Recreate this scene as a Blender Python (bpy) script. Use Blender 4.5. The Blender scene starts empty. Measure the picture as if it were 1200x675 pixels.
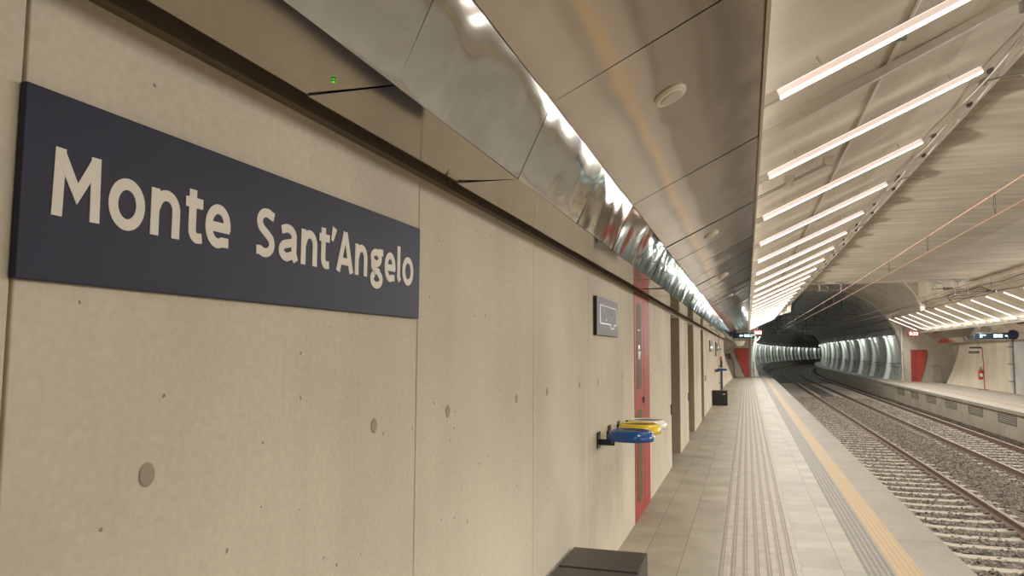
import bpy, bmesh, math, random
import numpy as np
from mathutils import Vector, Matrix
random.seed(7); rng = np.random.default_rng(7)
SC = bpy.context.scene
COL = SC.collection
R_ = math.radians

# ---------------------------------------------------------------- camera
H = 1.6
YAW, PITCH, ROLL, FOC = R_(-17.601), R_(4.843), R_(0.340), 865.0
fw = Vector((math.sin(YAW)*math.cos(PITCH), math.cos(YAW)*math.cos(PITCH), math.sin(PITCH)))
r0 = Vector((math.cos(YAW), -math.sin(YAW), 0)); u0 = r0.cross(fw)
cr, sr = math.cos(ROLL), math.sin(ROLL)
rt = r0*cr + u0*sr; up = u0*cr - r0*sr
cd = bpy.data.cameras.new('camera'); cam = bpy.data.objects.new('camera', cd); COL.objects.link(cam)
cam.matrix_world = Matrix(((rt.x, up.x, -fw.x, 0), (rt.y, up.y, -fw.y, 0), (rt.z, up.z, -fw.z, H), (0, 0, 0, 1)))
cd.sensor_fit = 'HORIZONTAL'; cd.sensor_width = 36; cd.lens = FOC/1200*36
cd.clip_start = .02; cd.clip_end = 600
SC.camera = cam
# ---------------------------------------------------------------- world, exposure, light levels
w = bpy.data.worlds.new('world'); SC.world = w; w.use_nodes = True
w.node_tree.nodes['Background'].inputs[0].default_value = (.5, .48, .45, 1)
w.node_tree.nodes['Background'].inputs[1].default_value = .02
vs = SC.view_settings; vs.view_transform = 'Standard'; vs.look = 'None'; vs.gamma = 1; vs.exposure = 0
vs.use_curve_mapping = False
SC.cycles.use_denoising = True
SC.cycles.max_bounces = 7; SC.cycles.diffuse_bounces = 5; SC.cycles.glossy_bounces = 4
SC.cycles.sample_clamp_indirect = 6
BAR_GLOW = 3.2          # what the diffuser itself shows
BAR_WATT = 35.0         # each of four point sources in a bar
WASH_GLOW = 11.0
BAR_COLOR = (1.0, .98, .95)
TUNNEL_LAMP_W = 75.0

# ---------------------------------------------------------------- materials
def new_mat(name):
    m = bpy.data.materials.new(name); m.use_nodes = True
    return m, m.node_tree.nodes, m.node_tree.links, m.node_tree.nodes['Principled BSDF']
def simple(name, col, rough=.5, metal=0, spec=.5, noise=0, nscale=8, bump=0):
    m, N, L, b = new_mat(name)
    b.inputs['Base Color'].default_value = (*col, 1); b.inputs['Roughness'].default_value = rough
    b.inputs['Metallic'].default_value = metal; b.inputs['Specular IOR Level'].default_value = spec
    tc = N.new('ShaderNodeTexCoord'); no = N.new('ShaderNodeTexNoise')
    no.inputs['Scale'].default_value = nscale; no.inputs['Detail'].default_value = 4
    L.new(tc.outputs['Object'], no.inputs['Vector'])
    rp = N.new('ShaderNodeValToRGB'); k = noise if noise else .06
    rp.color_ramp.elements[0].position = .3; rp.color_ramp.elements[1].position = .7
    rp.color_ramp.elements[0].color = (*[c*(1-k) for c in col], 1)
    rp.color_ramp.elements[1].color = (*[min(1, c*(1+k)) for c in col], 1)
    L.new(no.outputs['Fac'], rp.inputs['Fac']); L.new(rp.outputs['Color'], b.inputs['Base Color'])
    if bump:
        bp = N.new('ShaderNodeBump'); bp.inputs['Strength'].default_value = bump; bp.inputs['Distance'].default_value = .01
        L.new(no.outputs['Fac'], bp.inputs['Height']); L.new(bp.outputs['Normal'], b.inputs['Normal'])
    return m
def emit(name, col, s):
    m, N, L, b = new_mat(name)
    b.inputs['Base Color'].default_value = (*col, 1); b.inputs['Emission Color'].default_value = (*col, 1)
    b.inputs['Emission Strength'].default_value = s
    return m
def mixc(N, L, fac, a, b, mode='MIX'):
    n = N.new('ShaderNodeMix'); n.data_type = 'RGBA'; n.blend_type = mode
    for sock, v in ((0, fac), (6, a), (7, b)):
        if isinstance(v, tuple): n.inputs[sock].default_value = (*v, 1) if len(v) == 3 else v
        elif isinstance(v, (int, float)): n.inputs[sock].default_value = v
        else: L.new(v, n.inputs[sock])
    return n.outputs[2]
def concrete(name, col, stretch=(1, 1, 1), streak=.18, pores=True, mott=.14, rough=.8, bump=.25, sscale=6, porescale=9):
    m, N, L, b = new_mat(name)
    tc = N.new('ShaderNodeTexCoord')
    def noise(scale, st=(1, 1, 1), det=5):
        mp = N.new('ShaderNodeMapping'); mp.inputs['Scale'].default_value = st; L.new(tc.outputs['Object'], mp.inputs['Vector'])
        n = N.new('ShaderNodeTexNoise'); n.inputs['Scale'].default_value = scale; n.inputs['Detail'].default_value = det
        L.new(mp.outputs['Vector'], n.inputs['Vector']); return n.outputs['Fac']
    def ramp(f, p0, p1, c0, c1):
        r = N.new('ShaderNodeValToRGB'); r.color_ramp.elements[0].position = p0; r.color_ramp.elements[1].position = p1
        r.color_ramp.elements[0].color = (*c0, 1); r.color_ramp.elements[1].color = (*c1, 1); L.new(f, r.inputs['Fac']); return r.outputs['Color']
    big = ramp(noise(.9), .32, .7, tuple(c*(1-mott) for c in col), tuple(min(1, c*(1+mott*.6)) for c in col))
    st = ramp(noise(sscale, stretch), .36, .66, (1-streak,)*3, (1, 1, 1))
    c = mixc(N, L, 1.0, big, st, 'MULTIPLY')
    fine = ramp(noise(60, det=3), .3, .7, (.93,)*3, (1.03,)*3)
    c = mixc(N, L, 1.0, c, fine, 'MULTIPLY')
    if pores:
        v = N.new('ShaderNodeTexVoronoi'); v.inputs['Scale'].default_value = porescale; v.inputs['Randomness'].default_value = 1
        dn = N.new('ShaderNodeTexNoise'); dn.inputs['Scale'].default_value = 30; L.new(tc.outputs['Object'], dn.inputs['Vector'])
        dm = mixc(N, L, .02, tc.outputs['Object'], dn.outputs['Color'], 'ADD')
        L.new(dm, v.inputs['Vector'])
        # only a few cells carry a pore
        sep = N.new('ShaderNodeSeparateColor'); L.new(v.outputs['Color'], sep.inputs[0])
        th = N.new('ShaderNodeMath'); th.operation = 'MULTIPLY'; th.inputs[1].default_value = .085; L.new(sep.outputs[0], th.inputs[0])
        lt = N.new('ShaderNodeMath'); lt.operation = 'LESS_THAN'; L.new(v.outputs['Distance'], lt.inputs[0]); L.new(th.outputs[0], lt.inputs[1])
        gt = N.new('ShaderNodeMath'); gt.operation = 'GREATER_THAN'; gt.inputs[1].default_value = .55; L.new(sep.outputs[1], gt.inputs[0])
        mu = N.new('ShaderNodeMath'); mu.operation = 'MULTIPLY'; L.new(lt.outputs[0], mu.inputs[0]); L.new(gt.outputs[0], mu.inputs[1])
        c = mixc(N, L, mu.outputs[0], c, tuple(x*.4 for x in col))
    L.new(c, b.inputs['Base Color']); b.inputs['Roughness'].default_value = rough; b.inputs['Specular IOR Level'].default_value = .3
    bp = N.new('ShaderNodeBump'); bp.inputs['Strength'].default_value = bump; bp.inputs['Distance'].default_value = .006
    L.new(noise(14), bp.inputs['Height']); L.new(bp.outputs['Normal'], b.inputs['Normal'])
    return m
def steel(name, col, rough, bumpd=.004, bscale=1.3, bstrength=.5):
    m, N, L, b = new_mat(name)
    tc = N.new('ShaderNodeTexCoord')
    mp = N.new('ShaderNodeMapping'); mp.inputs['Scale'].default_value = (1, 60, 60); L.new(tc.outputs['Object'], mp.inputs['Vector'])
    n = N.new('ShaderNodeTexNoise'); n.inputs['Scale'].default_value = 3; n.inputs['Detail'].default_value = 3; L.new(mp.outputs['Vector'], n.inputs['Vector'])
    r = N.new('ShaderNodeValToRGB'); r.color_ramp.elements[0].color = (*[c*.93 for c in col], 1); r.color_ramp.elements[1].color = (*[min(1, c*1.06) for c in col], 1)
    L.new(n.outputs['Fac'], r.inputs['Fac']); L.new(r.outputs['Color'], b.inputs['Base Color'])
    b.inputs['Metallic'].default_value = 1; b.inputs['Roughness'].default_value = rough
    n2 = N.new('ShaderNodeTexNoise'); n2.inputs['Scale'].default_value = bscale; n2.inputs['Detail'].default_value = 1; L.new(tc.outputs['Object'], n2.inputs['Vector'])
    bp = N.new('ShaderNodeBump'); bp.inputs['Strength'].default_value = bstrength; bp.inputs['Distance'].default_value = bumpd
    L.new(n2.outputs['Fac'], bp.inputs['Height']); L.new(bp.outputs['Normal'], b.inputs['Normal'])
    return m
CB = (.50, .425, .315)
M = {}
M['wall'] = concrete('wall_concrete', (.74, .655, .51), stretch=(1, 2.2, .22), streak=.06, mott=.15, sscale=2.5, bump=.07, porescale=16)
M['wall_white'] = concrete('white_render', (.60, .58, .54), stretch=(1, 1, 4), streak=.08, pores=False)
M['ceil'] = concrete('board_marked_concrete', (.47, .405, .30), stretch=(.25, 2.6, 1), streak=.26, pores=False, mott=.14, sscale=2.2)
M['haunch'] = concrete('haunch_concrete', (.62, .54, .42), stretch=(.35, 1.2, .35), streak=.14, pores=False, mott=.16, sscale=2.5)
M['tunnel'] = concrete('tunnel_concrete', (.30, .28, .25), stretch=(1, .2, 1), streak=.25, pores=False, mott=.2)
M['funnel'] = concrete('funnel_concrete', (.34, .29, .22), stretch=(.25, 2.0, 1), streak=.2, pores=False, mott=.15, sscale=2)
M['lining'] = concrete('tunnel_lining', (.42, .42, .39), stretch=(1, 1, .3), streak=.2, pores=False)
M['plat_edge'] = concrete('edge_slab', (.29, .253, .193), stretch=(1, .6, 1), streak=.10, pores=False, mott=.10, rough=.6)
M['sleeper'] = concrete('sleeper_concrete', (.60, .53, .42), stretch=(1, 3, 1), streak=.25, pores=False, mott=.2)
M['fascia'] = concrete('fascia_concrete', (.50, .45, .36), stretch=(1, 1, .4), streak=.10, pores=False)
M['steel'] = steel('brushed_steel_soffit', (.50, .44, .37), .115, bumpd=.009, bscale=2.0, bstrength=.8)
M['steel_bevel'] = steel('brushed_steel_bevel', (.52, .50, .45), .055, bumpd=.0075, bscale=2.8, bstrength=1.0)
M['steel_back'] = simple('dark_backing', (.08, .065, .05), .6)
M['edge_trim'] = simple('pale_edge_trim', (.62, .56, .46), .4)
M['sign_blue'] = simple('dark_blue_enamel', (.028, .029, .050), .5, spec=.25)
M['sign_white'] = simple('cream_lettering', (.80, .73, .62), .5, noise=.03)
M['plate'] = simple('grey_brown_plate', (.080, .070, .064), .5)
M['black'] = simple('black_metal', (.014, .014, .015), .35)
M['bench'] = simple('dark_bronze_metal', (.034, .029, .025), .36, metal=.3)
M['red'] = simple('red_paint', (.42, .065, .045), .5, spec=.25)
M['red_dark'] = simple('dark_red_paint', (.30, .035, .03), .45)
M['brass'] = simple('wired_amber_glass', (.15, .115, .045), .55, spec=.15, noise=.35, nscale=30)
M['blue'] = simple('blue_plastic', (.018, .085, .28), .18)
M['yellow'] = simple('yellow_plastic', (.80, .55, .03), .2)
M['white_pl'] = simple('white_plastic', (.78, .73, .62), .2)
M['grey_pl'] = simple('grey_plastic', (.55, .50, .42), .4)
M['mount'] = simple('light_mount', (.46, .40, .31), .5)
M['pink'] = emit('frosted_side', (.92, .74, .66), .5)
M['bar'] = emit('light_diffuser', BAR_COLOR, BAR_GLOW)
M['uplight'] = emit('added_top_glow', BAR_COLOR, 1.2)  # glow added on the bar tops to lift the haunch
M['wash'] = emit('wash_diffuser', BAR_COLOR, WASH_GLOW)
M['cable'] = simple('pale_conduit', (.52, .47, .38), .4)
M['cable_dark'] = simple('dark_cable', (.09, .07, .055), .6)
M['galv'] = simple('galvanised_steel', (.30, .28, .25), .4, metal=.6)
M['copper'] = simple('copper_wire', (.42, .20, .11), .4, metal=.4)
M['rust'] = simple('rusty_rail', (.17, .105, .075), .6, noise=.25, nscale=12)
M['railtop'] = simple('worn_rail_head', (.26, .20, .155), .55, metal=.2)
M['green'] = emit('green_led', (.05, .9, .03), 1)
M['led_white'] = emit('led_text', (.70, 1.0, .97), 1.1)
M['led_red'] = emit('led_red', (.45, .006, .006), .5)
M['led_red'].node_tree.nodes['Principled BSDF'].inputs['Base Color'].default_value = (.06, .003, .003, 1)
M['led_digit'] = emit('led_digit', (1.0, .72, .60), 1.6)
M['led_panel'] = simple('led_panel', (.015, .022, .045), .25)
M['lamp'] = emit('tunnel_lamp', (.9, 1.0, .95), 3)
M['brown'] = simple('brown_door_paint', (.22, .17, .12), .5)
M['navy'] = simple('navy_paint', (.035, .05, .11), .4)
M['speaker'] = simple('cream_speaker', (.78, .70, .56), .5)
M['shadow_gap'] = simple('painted_gap_shade', (.13, .10, .07), .6)  # dark brown that paints the shade of the gap over the wall
M['rib'] = simple('pale_rib', (.78, .80, .74), .6)
M['slate'] = simple('recess_side', (.34, .27, .19), .8)

def floor_mat():
    m, N, L, b = new_mat('platform_tiles')
    tc = N.new('ShaderNodeTexCoord'); sx = N.new('ShaderNodeSeparateXYZ'); L.new(tc.outputs['Object'], sx.inputs[0])
    def math_(op, a, bb=None, c=None):
        n = N.new('ShaderNodeMath'); n.operation = op
        for i, v in enumerate((a, bb, c)):
            if v is None: continue
            if isinstance(v, (int, float)): n.inputs[i].default_value = v
            else: L.new(v, n.inputs[i])
        return n.outputs[0]
    def lines(sock, off, pitch, wdt):
        t = math_('DIVIDE', math_('SUBTRACT', sock, off), pitch)
        fr = math_('FRACT', t); d = math_('MINIMUM', fr, math_('SUBTRACT', 1, fr))
        return math_('LESS_THAN', d, wdt/pitch/2), math_('FLOOR', t)
    jx, ix = lines(sx.outputs[0], -.223, .2885, .006)
    jy, iy = lines(sx.outputs[1], 6.08, .294, .005)
    wn = N.new('ShaderNodeTexWhiteNoise'); wn.noise_dimensions = '2D'
    cb = N.new('ShaderNodeCombineXYZ'); L.new(ix, cb.inputs[0]); L.new(iy, cb.inputs[1]); L.new(cb.outputs[0], wn.inputs['Vector'])
    base = mixc(N, L, wn.outputs['Value'], (.255, .22, .155), (.32, .28, .20))
    no = N.new('ShaderNodeTexNoise'); no.inputs['Scale'].default_value = 2.5; no.inputs['Detail'].default_value = 6; L.new(tc.outputs['Object'], no.inputs['Vector'])
    rp = N.new('ShaderNodeValToRGB'); rp.color_ramp.elements[0].position = .3; rp.color_ramp.elements[1].position = .65
    rp.color_ramp.elements[0].color = (.80, .79, .77, 1); rp.color_ramp.elements[1].color = (1.05, 1.04, 1.02, 1)
    L.new(no.outputs['Fac'], rp.inputs['Fac'])
    base = mixc(N, L, 1.0, base, rp.outputs['Color'], 'MULTIPLY')
    j = math_('MAXIMUM', jx, math_('MULTIPLY', jy, .75))
    c = mixc(N, L, j, base, (.12, .095, .065))
    L.new(c, b.inputs['Base Color']); b.inputs['Roughness'].default_value = .55
    return m
M['tiles'] = floor_mat()
def strip_mat(name, ground, dash, px, py, dx, dy, ox, dirt=.25):
    m, N, L, b = new_mat(name)
    tc = N.new('ShaderNodeTexCoord'); sx = N.new('ShaderNodeSeparateXYZ'); L.new(tc.outputs['Object'], sx.inputs[0])
    def math_(op, a, bb):
        n = N.new('ShaderNodeMath'); n.operation = op
        for i, v in enumerate((a, bb)):
            if isinstance(v, (int, float)): n.inputs[i].default_value = v
            else: L.new(v, n.inputs[i])
        return n.outputs[0]
    fx = math_('FRACT', math_('DIVIDE', math_('SUBTRACT', sx.outputs[0], ox), px), 0)
    c = math_('LESS_THAN', fx, dx)
    if py:
        fy = math_('FRACT', math_('DIVIDE', sx.outputs[1], py), 0)
        c = math_('MULTIPLY', c, math_('LESS_THAN', fy, dy))
    no = N.new('ShaderNodeTexNoise'); no.inputs['Scale'].default_value = 9; no.inputs['Detail'].default_value = 6; L.new(tc.outputs['Object'], no.inputs['Vector'])
    g2 = mixc(N, L, no.outputs['Fac'], tuple(x*(1-dirt) for x in ground), tuple(min(1, x*(1+dirt*.7)) for x in ground))
    cc = mixc(N, L, c, g2, dash)
    L.new(cc, b.inputs['Base Color']); b.inputs['Roughness'].default_value = .6
    return m
M['ridge'] = strip_mat('guide_ridges', (.35, .295, .215), (.19, .155, .11), .085, 0, .24, 1, -.232, .45)
M['dots_grey'] = strip_mat('grey_studs', (.23, .20, .145), (.05, .04, .03), .040, .040, .60, .50, .80)
M['dots_yellow'] = strip_mat('yellow_studs', (.40, .275, .13), (.27, .17, .08), .040, .040, .55, .45, 1.0, .12)
M['platR'] = concrete('far_platform_floor', (.40, .355, .28), stretch=(1, .4, 1), streak=.12, pores=False, mott=.1, rough=.6)
def ballast_mat(name, lo, hi):
    m, N, L, b = new_mat(name)
    tc = N.new('ShaderNodeTexCoord')
    v = N.new('ShaderNodeTexVoronoi'); v.inputs['Scale'].default_value = 17; L.new(tc.outputs['Object'], v.inputs['Vector'])
    sp = N.new('ShaderNodeSeparateColor'); L.new(v.outputs['Color'], sp.inputs[0])
    r = N.new('ShaderNodeValToRGB'); r.color_ramp.elements[0].color = (*lo, 1); r.color_ramp.elements[1].color = (*hi, 1)
    L.new(sp.outputs[0], r.inputs['Fac']); L.new(r.outputs['Color'], b.inputs['Base Color']); b.inputs['Roughness'].default_value = .85
    bp = N.new('ShaderNodeBump'); bp.inputs['Strength'].default_value = 1; bp.inputs['Distance'].default_value = .03; bp.invert = True
    L.new(v.outputs['Distance'], bp.inputs['Height']); L.new(bp.outputs['Normal'], b.inputs['Normal'])
    return m
M['ballast'] = ballast_mat('ballast_bed', (.08, .068, .052), (.24, .205, .16))
M['stones'] = ballast_mat('ballast_stones', (.11, .093, .072), (.40, .345, .275))

# ---------------------------------------------------------------- mesh helpers
class MB:
    def __init__(s): s.v = []; s.f = []; s.m = []
    def add(s, vs, fs, mi=0):
        o = len(s.v); s.v += [tuple(p) for p in vs]; s.f += [tuple(i+o for i in f) for f in fs]; s.m += [mi]*len(fs); return s
    def box(s, a, b, mi=0):
        (x0, y0, z0), (x1, y1, z1) = a, b
        x0, x1 = sorted((x0, x1)); y0, y1 = sorted((y0, y1)); z0, z1 = sorted((z0, z1))
        return s.add([(x0,y0,z0),(x1,y0,z0),(x1,y1,z0),(x0,y1,z0),(x0,y0,z1),(x1,y0,z1),(x1,y1,z1),(x0,y1,z1)],
                     [(0,3,2,1),(4,5,6,7),(0,1,5,4),(1,2,6,5),(2,3,7,6),(3,0,4,7)], mi)
    def prism(s, poly, y0, y1, mi=0, axis='y', cap=True):   # polygon in XZ swept along Y (or YZ along X, XY along Z)
        def P(a, b, t): return {'y': (a, t, b), 'x': (t, a, b), 'z': (a, b, t)}[axis]
        n = len(poly); vs = [P(a, b, y0) for a, b in poly] + [P(a, b, y1) for a, b in poly]
        fs = [(i, (i+1) % n, n+(i+1) % n, n+i) for i in range(n)]
        if cap: fs += [tuple(range(n))[::-1], tuple(range(n, 2*n))]
        return s.add(vs, fs, mi)
    def tube(s, pts, r, n=8, mi=0, cap=True):
        pts = [Vector(p) for p in pts]; rings = []
        for i, p in enumerate(pts):
            d = (pts[min(i+1, len(pts)-1)] - pts[max(i-1, 0)]).normalized()
            a = Vector((0, 0, 1)) if abs(d.z) < .9 else Vector((1, 0, 0))
            x = d.cross(a).normalized(); y = d.cross(x)
            rr = r[i] if isinstance(r, (list, tuple)) else r
            rings.append([p + x*math.cos(2*math.pi*k/n)*rr + y*math.sin(2*math.pi*k/n)*rr for k in range(n)])
        vs = [v for ring in rings for v in ring]
        fs = [(i*n+k, i*n+(k+1) % n, (i+1)*n+(k+1) % n, (i+1)*n+k) for i in range(len(pts)-1) for k in range(n)]
        if cap: fs += [tuple(range(n))[::-1], tuple(range((len(pts)-1)*n, len(pts)*n))]
        return s.add(vs, fs, mi)
    def loft(s, rings, closed=False, mi=0):
        n = len(rings[0]); vs = [p for r in rings for p in r]
        fs = [(i*n+k, i*n+(k+1) % n, (i+1)*n+(k+1) % n, (i+1)*n+k) for i in range(len(rings)-1) for k in range(n if closed else n-1)]
        return s.add(vs, fs, mi)
    def build(s, name, mat, parent=None, smooth=False, bevel=0, org=None):
        me = bpy.data.meshes.new(name)
        vs = s.v if org is None else [(x-org[0], y-org[1], z-org[2]) for x, y, z in s.v]
        me.from_pydata(vs, [], s.f)
        for mm in (mat if isinstance(mat, (list, tuple)) else [mat]): me.materials.append(M[mm] if isinstance(mm, str) else mm)
        me.polygons.foreach_set('material_index', s.m)
        bm = bmesh.new(); bm.from_mesh(me); bmesh.ops.recalc_face_normals(bm, faces=bm.faces); bm.to_mesh(me); bm.free()
        if smooth: me.polygons.foreach_set('use_smooth', [True]*len(me.polygons))
        o = bpy.data.objects.new(name, me); COL.objects.link(o)
        if org is not None and parent is None: o.location = org
        if parent is not None: o.parent = parent
        if bevel:
            b = o.modifiers.new('bevel', 'BEVEL'); b.width = bevel; b.segments = 3; b.limit_method = 'ANGLE'; b.angle_limit = R_(35)
        return o
def struct(o): o['kind'] = 'structure'; return o
def tag(o, label, cat, group=None, kind=None):
    o['label'] = label; o['category'] = cat
    if group: o['group'] = group
    if kind: o['kind'] = kind
    return o
def thing(name, loc, label, cat, group=None):
    o = bpy.data.objects.new(name, None); COL.objects.link(o); o.location = loc; o.empty_display_size = .1
    return tag(o, label, cat, group)
def copy_tree(o, parent=None):
    c = o.copy(); COL.objects.link(c)
    if parent is not None: c.parent = parent
    for ch in [x for x in bpy.data.objects if x.parent == o]: copy_tree(ch, c)
    return c
ORD = 'first second third fourth fifth sixth seventh eighth ninth tenth eleventh twelfth thirteenth fourteenth fifteenth sixteenth seventeenth eighteenth nineteenth twentieth twenty-first twenty-second twenty-third twenty-fourth twenty-fifth twenty-sixth twenty-seventh twenty-eighth twenty-ninth thirtieth thirty-first thirty-second thirty-third thirty-fourth thirty-fifth thirty-sixth'.split()

# ---------------------------------------------------------------- alignment: straight, then a bend to the right
YC, RC, XC = 75.0, 550.0, 4.7
def P(X, s, Z):
    if s <= YC: return (X, s, Z)
    a = (s-YC)/RC; rho = RC-(X-XC)
    return (XC+RC-rho*math.cos(a), YC+rho*math.sin(a), Z)
def sweep(mb, prof, ss, closed=True, mi=0):
    mb.loft([[P(x, s, z) for x, z in prof] for s in ss], closed=closed, mi=mi); return mb
def srange(a, b, st):
    n = max(1, int(round((b-a)/st))); return [a+(b-a)*i/n for i in range(n+1)]

YB = -12.0          # the hall is closed off behind the photographer
YE = 50.3           # end wall
XW = -1.018
# ================================================================ STRUCTURE
# near platform
struct(MB().box((XW-.9, YB, -.3), (-.24, 48.4, 0)).box((.335, YB, -.3), (.80, 48.4, 0)).box((-.24, YB, -.3), (.335, 48.4, -.006)).box((.80, YB, -.3), (1.19, 48.4, -.004)).build('floor', 'tiles'))
rg = MB()
for k in range(7):
    x = -.205+.085*k
    rg.prism([(x, -.006), (x+.055, -.006), (x+.047, .004), (x+.008, .004)], YB, 48.4)
rg.box((-.24, YB, -.02), (.335, 48.4, -.002))
struct(rg.build('tactile_guide_strip', 'ridge'))
struct(MB().box((.80, YB, -.02), (1.0, 48.4, .002)).build('tactile_warning_strip', 'dots_grey'))
struct(MB().box((1.0, YB, -.02), (1.19, 48.4, .003)).build('tactile_yellow_strip', 'dots_yellow'))
ed = MB()
y = YB
while y < 48.3:
    ed.box((1.19, y+.002, -.14), (1.56, min(y+2.4, 48.4)-.002, .001)); y += 2.4
ed.box((1.2, YB, -1.3), (1.44, 48.4, -.14))
struct(ed.build('platform_edge_slab', 'plat_edge', bevel=.004))

# left wall: panels between joints, door and three recesses left open
wl = MB()
cuts = [-12, -9.0, -6.2, -3.4, -1.97, -.6, .80, 2.195, 3.57, 4.93, 6.30, 7.05]
def wall_run(a):
    for y0, y1 in zip(a[:-1], a[1:]): wl.box((XW-.25, y0+.003, 0), (XW, y1-.003, 2.52))
wall_run(cuts); wall_run([8.18, 9.4, 10.62]); wall_run([12.1, 13.80]); wall_run([15.4, 16.6, 17.8]); wall_run([18.9, 20.4, 21.8, 23.3, 25.0, 26.7, 28.4, 30.2])
wl.box((XW-.25, 8.18+.0, 2.13), (XW-.002, 10.62, 2.5))
wl.box((XW-.5, YB, 2.13), (XW-.26, 36, 2.52))
for a, b_ in ((10.62, 12.1), (13.8, 15.4), (17.8, 18.9)): wl.box((XW-.25, a, 2.13), (XW, b_, 2.52))
wl.box((XW-.25, 7.05, 2.17), (XW, 8.18, 2.52))
wall_run([31.0, 33.0, 34.5, 36.0])
wlo = struct(wl.build('wall_left', 'wall', bevel=.003))
bk = MB().box((XW-.27, YB, 0), (XW-.24, 7.05, 2.4)).box((XW-.27, 8.18, 0), (XW-.24, 10.62, 2.4))
for a, b_ in ((12.1, 13.8), (15.4, 17.8), (18.9, 30.3), (30.9, 36)): bk.box((XW-.27, a, 0), (XW-.24, b_, 2.4))
struct(bk.build('wall_joint_backing', 'slate'))
struct(MB().box((XW-.01, YB, 2.168), (XW+.03, 36, 2.52)).build('gap_shade_strip', 'shadow_gap'))  # solid dark strip standing in for the shade inside the gap below the canopy
# recess jambs and doors
for i, (a, b_) in enumerate(((10.62, 12.1), (13.8, 15.4), (17.8, 18.9), (30.3, 30.9))):
    j = MB().box((XW-.9, b_, 0), (XW-.01, b_+.04, 2.13)).box((XW-.9, a-.04, 0), (XW-.27, a, 2.13)).box((XW-.9, a, 2.10), (XW-.26, b_, 2.14))
    struct(j.build('recess_jamb', 'slate'))
    d = struct(MB().box((XW-.86, a+.02, 0), (XW-.80, b_-.02, 2.1)).build('door_%d' % (i+2), 'brown'))
    MB().box((XW-.80, a+.15, .95), (XW-.76, a+.30, 1.0)).build('door_handle', 'galv', d)

# flared wall beyond the left canopy end, curving out at its foot
def flare(mb, sgn, xw, y0, y1, zb, amt, top):
    rings = []
    for yy in srange(y0, y1, .8):
        t = (yy-y0)/(y1-y0); rr = []
        for k in range(13):
            z = zb+(top-zb)*k/12
            q = (1-(z-zb)/(top-zb))
            rr.append((xw - sgn*(amt*.75*t)*(1) + sgn*amt*1.05*t*q**1.6, yy, z))
        rr += [(xw-sgn*1.2, yy, top), (xw-sgn*1.2, yy, zb)]
        rings.append(rr)
    n = len(rings[0]); mb.loft(rings, closed=True)
    mb.add(rings[0], [tuple(range(n))]); mb.add(rings[-1], [tuple(range(n))[::-1]])
struct((lambda m: (flare(m, 1, XW, 36.0, 47.6, 0, .62, 2.5), m)[1])(MB()).build('wall_left_flare', 'wall', smooth=False))
fr = MB(); flare(fr, -1, 11.05, 37.6, 47.9, -.13, .75, 2.5)
struct(fr.build('wall_right_flare', 'wall'))
struct(MB().box((11.05, YB, -.13), (11.3, 37.2, 2.6)).build('wall_right', 'wall_white'))
struct(MB().box((XW-1.0, 47.6, 0), (XW-.75, YE, 2.6)).build('wall_left_return', 'fascia'))
struct(MB().box((11.75, 47.9, -.13), (12.0, YE, 2.6)).build('wall_right_return', 'fascia'))

# centre ceiling, haunches, shaft and funnel
struct(MB().box((2.15, YB, 4.1), (7.6, 29.3, 4.4)).build('ceiling', 'ceil'))
def haunch(side):
    f = (lambda x: x) if side < 0 else (lambda x: 9.75-x)
    m = MB()
    hz = lambda x: 2.99+.462*x
    m.prism([(f(x), z) for x, z in [(2.15, 4.4), (2.15, hz(2.15)), (-1.3, hz(-1.3)), (-1.3, 4.4)]], YB, 38.0)
    rings = []
    for yy in srange(38.0, YE, 1.5):
        t = (yy-38)/(YE-38); xe = 2.15-.6*t
        rings.append([(f(xe), yy, hz(xe)+.25), (f(xe), yy, hz(xe)), (f(-2.4), yy, hz(-2.4)), (f(-2.4), yy, 4.4)])
    m.loft(rings, closed=True)
    # upstand beside the open bay
    m.box((f(1.85), 29.0, 4.4), (f(2.15), 38.0, 6.6))
    return struct(m.build('ceiling_haunch_' + ('left' if side < 0 else 'right'), 'haunch'))
haunch(-1); haunch(1)
struct(MB().box((1.85, 29.0, 6.6), (7.9, 38.3, 6.9)).box((2.15, 29.0, 4.38), (7.6, 29.28, 6.7)).build('ceiling_open_bay', 'haunch'))
A1 = lambda t: (4.875+2.80*math.cos(t), 3.55+2.05*math.sin(t))
NA = 32
bh = MB()
def rect_hit(cx, cz, t, x0, x1, z0, z1):
    c, s = math.cos(t), math.sin(t); k = 1e9
    if c > 1e-6: k = min(k, (x1-cx)/c)
    if c < -1e-6: k = min(k, (x0-cx)/c)
    if s > 1e-6: k = min(k, (z1-cz)/s)
    if s < -1e-6: k = min(k, (z0-cz)/s)
    return cx+c*k, cz+s*k
inner = [A1(math.pi*k/NA) for k in range(NA+1)]
outer = [rect_hit(4.875, 3.55, math.atan2(z-3.55, x-4.875), 1.9, 7.85, 3.5, 6.7) for x, z in inner]
bh.add([(x, 38.0, z) for x, z in inner]+[(x, 38.0, z) for x, z in outer], [(k, k+1, NA+2+k, NA+1+k) for k in range(NA)])
bh.add([(x, 38.25, z) for x, z in inner]+[(x, 38.25, z) for x, z in outer], [(k, k+1, NA+2+k, NA+1+k) for k in range(NA)])
bh.add([(x, 38.0, z) for x, z in inner]+[(x, 38.25, z) for x, z in inner], [(k, k+1, NA+2+k, NA+1+k) for k in range(NA)])
struct(bh.build('bulkhead_arch', 'haunch'))
RT, ZT = 4.42, 1.2
ph0 = R_(33)
def mouthp(k): a = ph0+(math.pi-2*ph0)*k/NA; return (XC+RT*math.cos(a), ZT+RT*math.sin(a))
fn = MB(); rings = []
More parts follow.
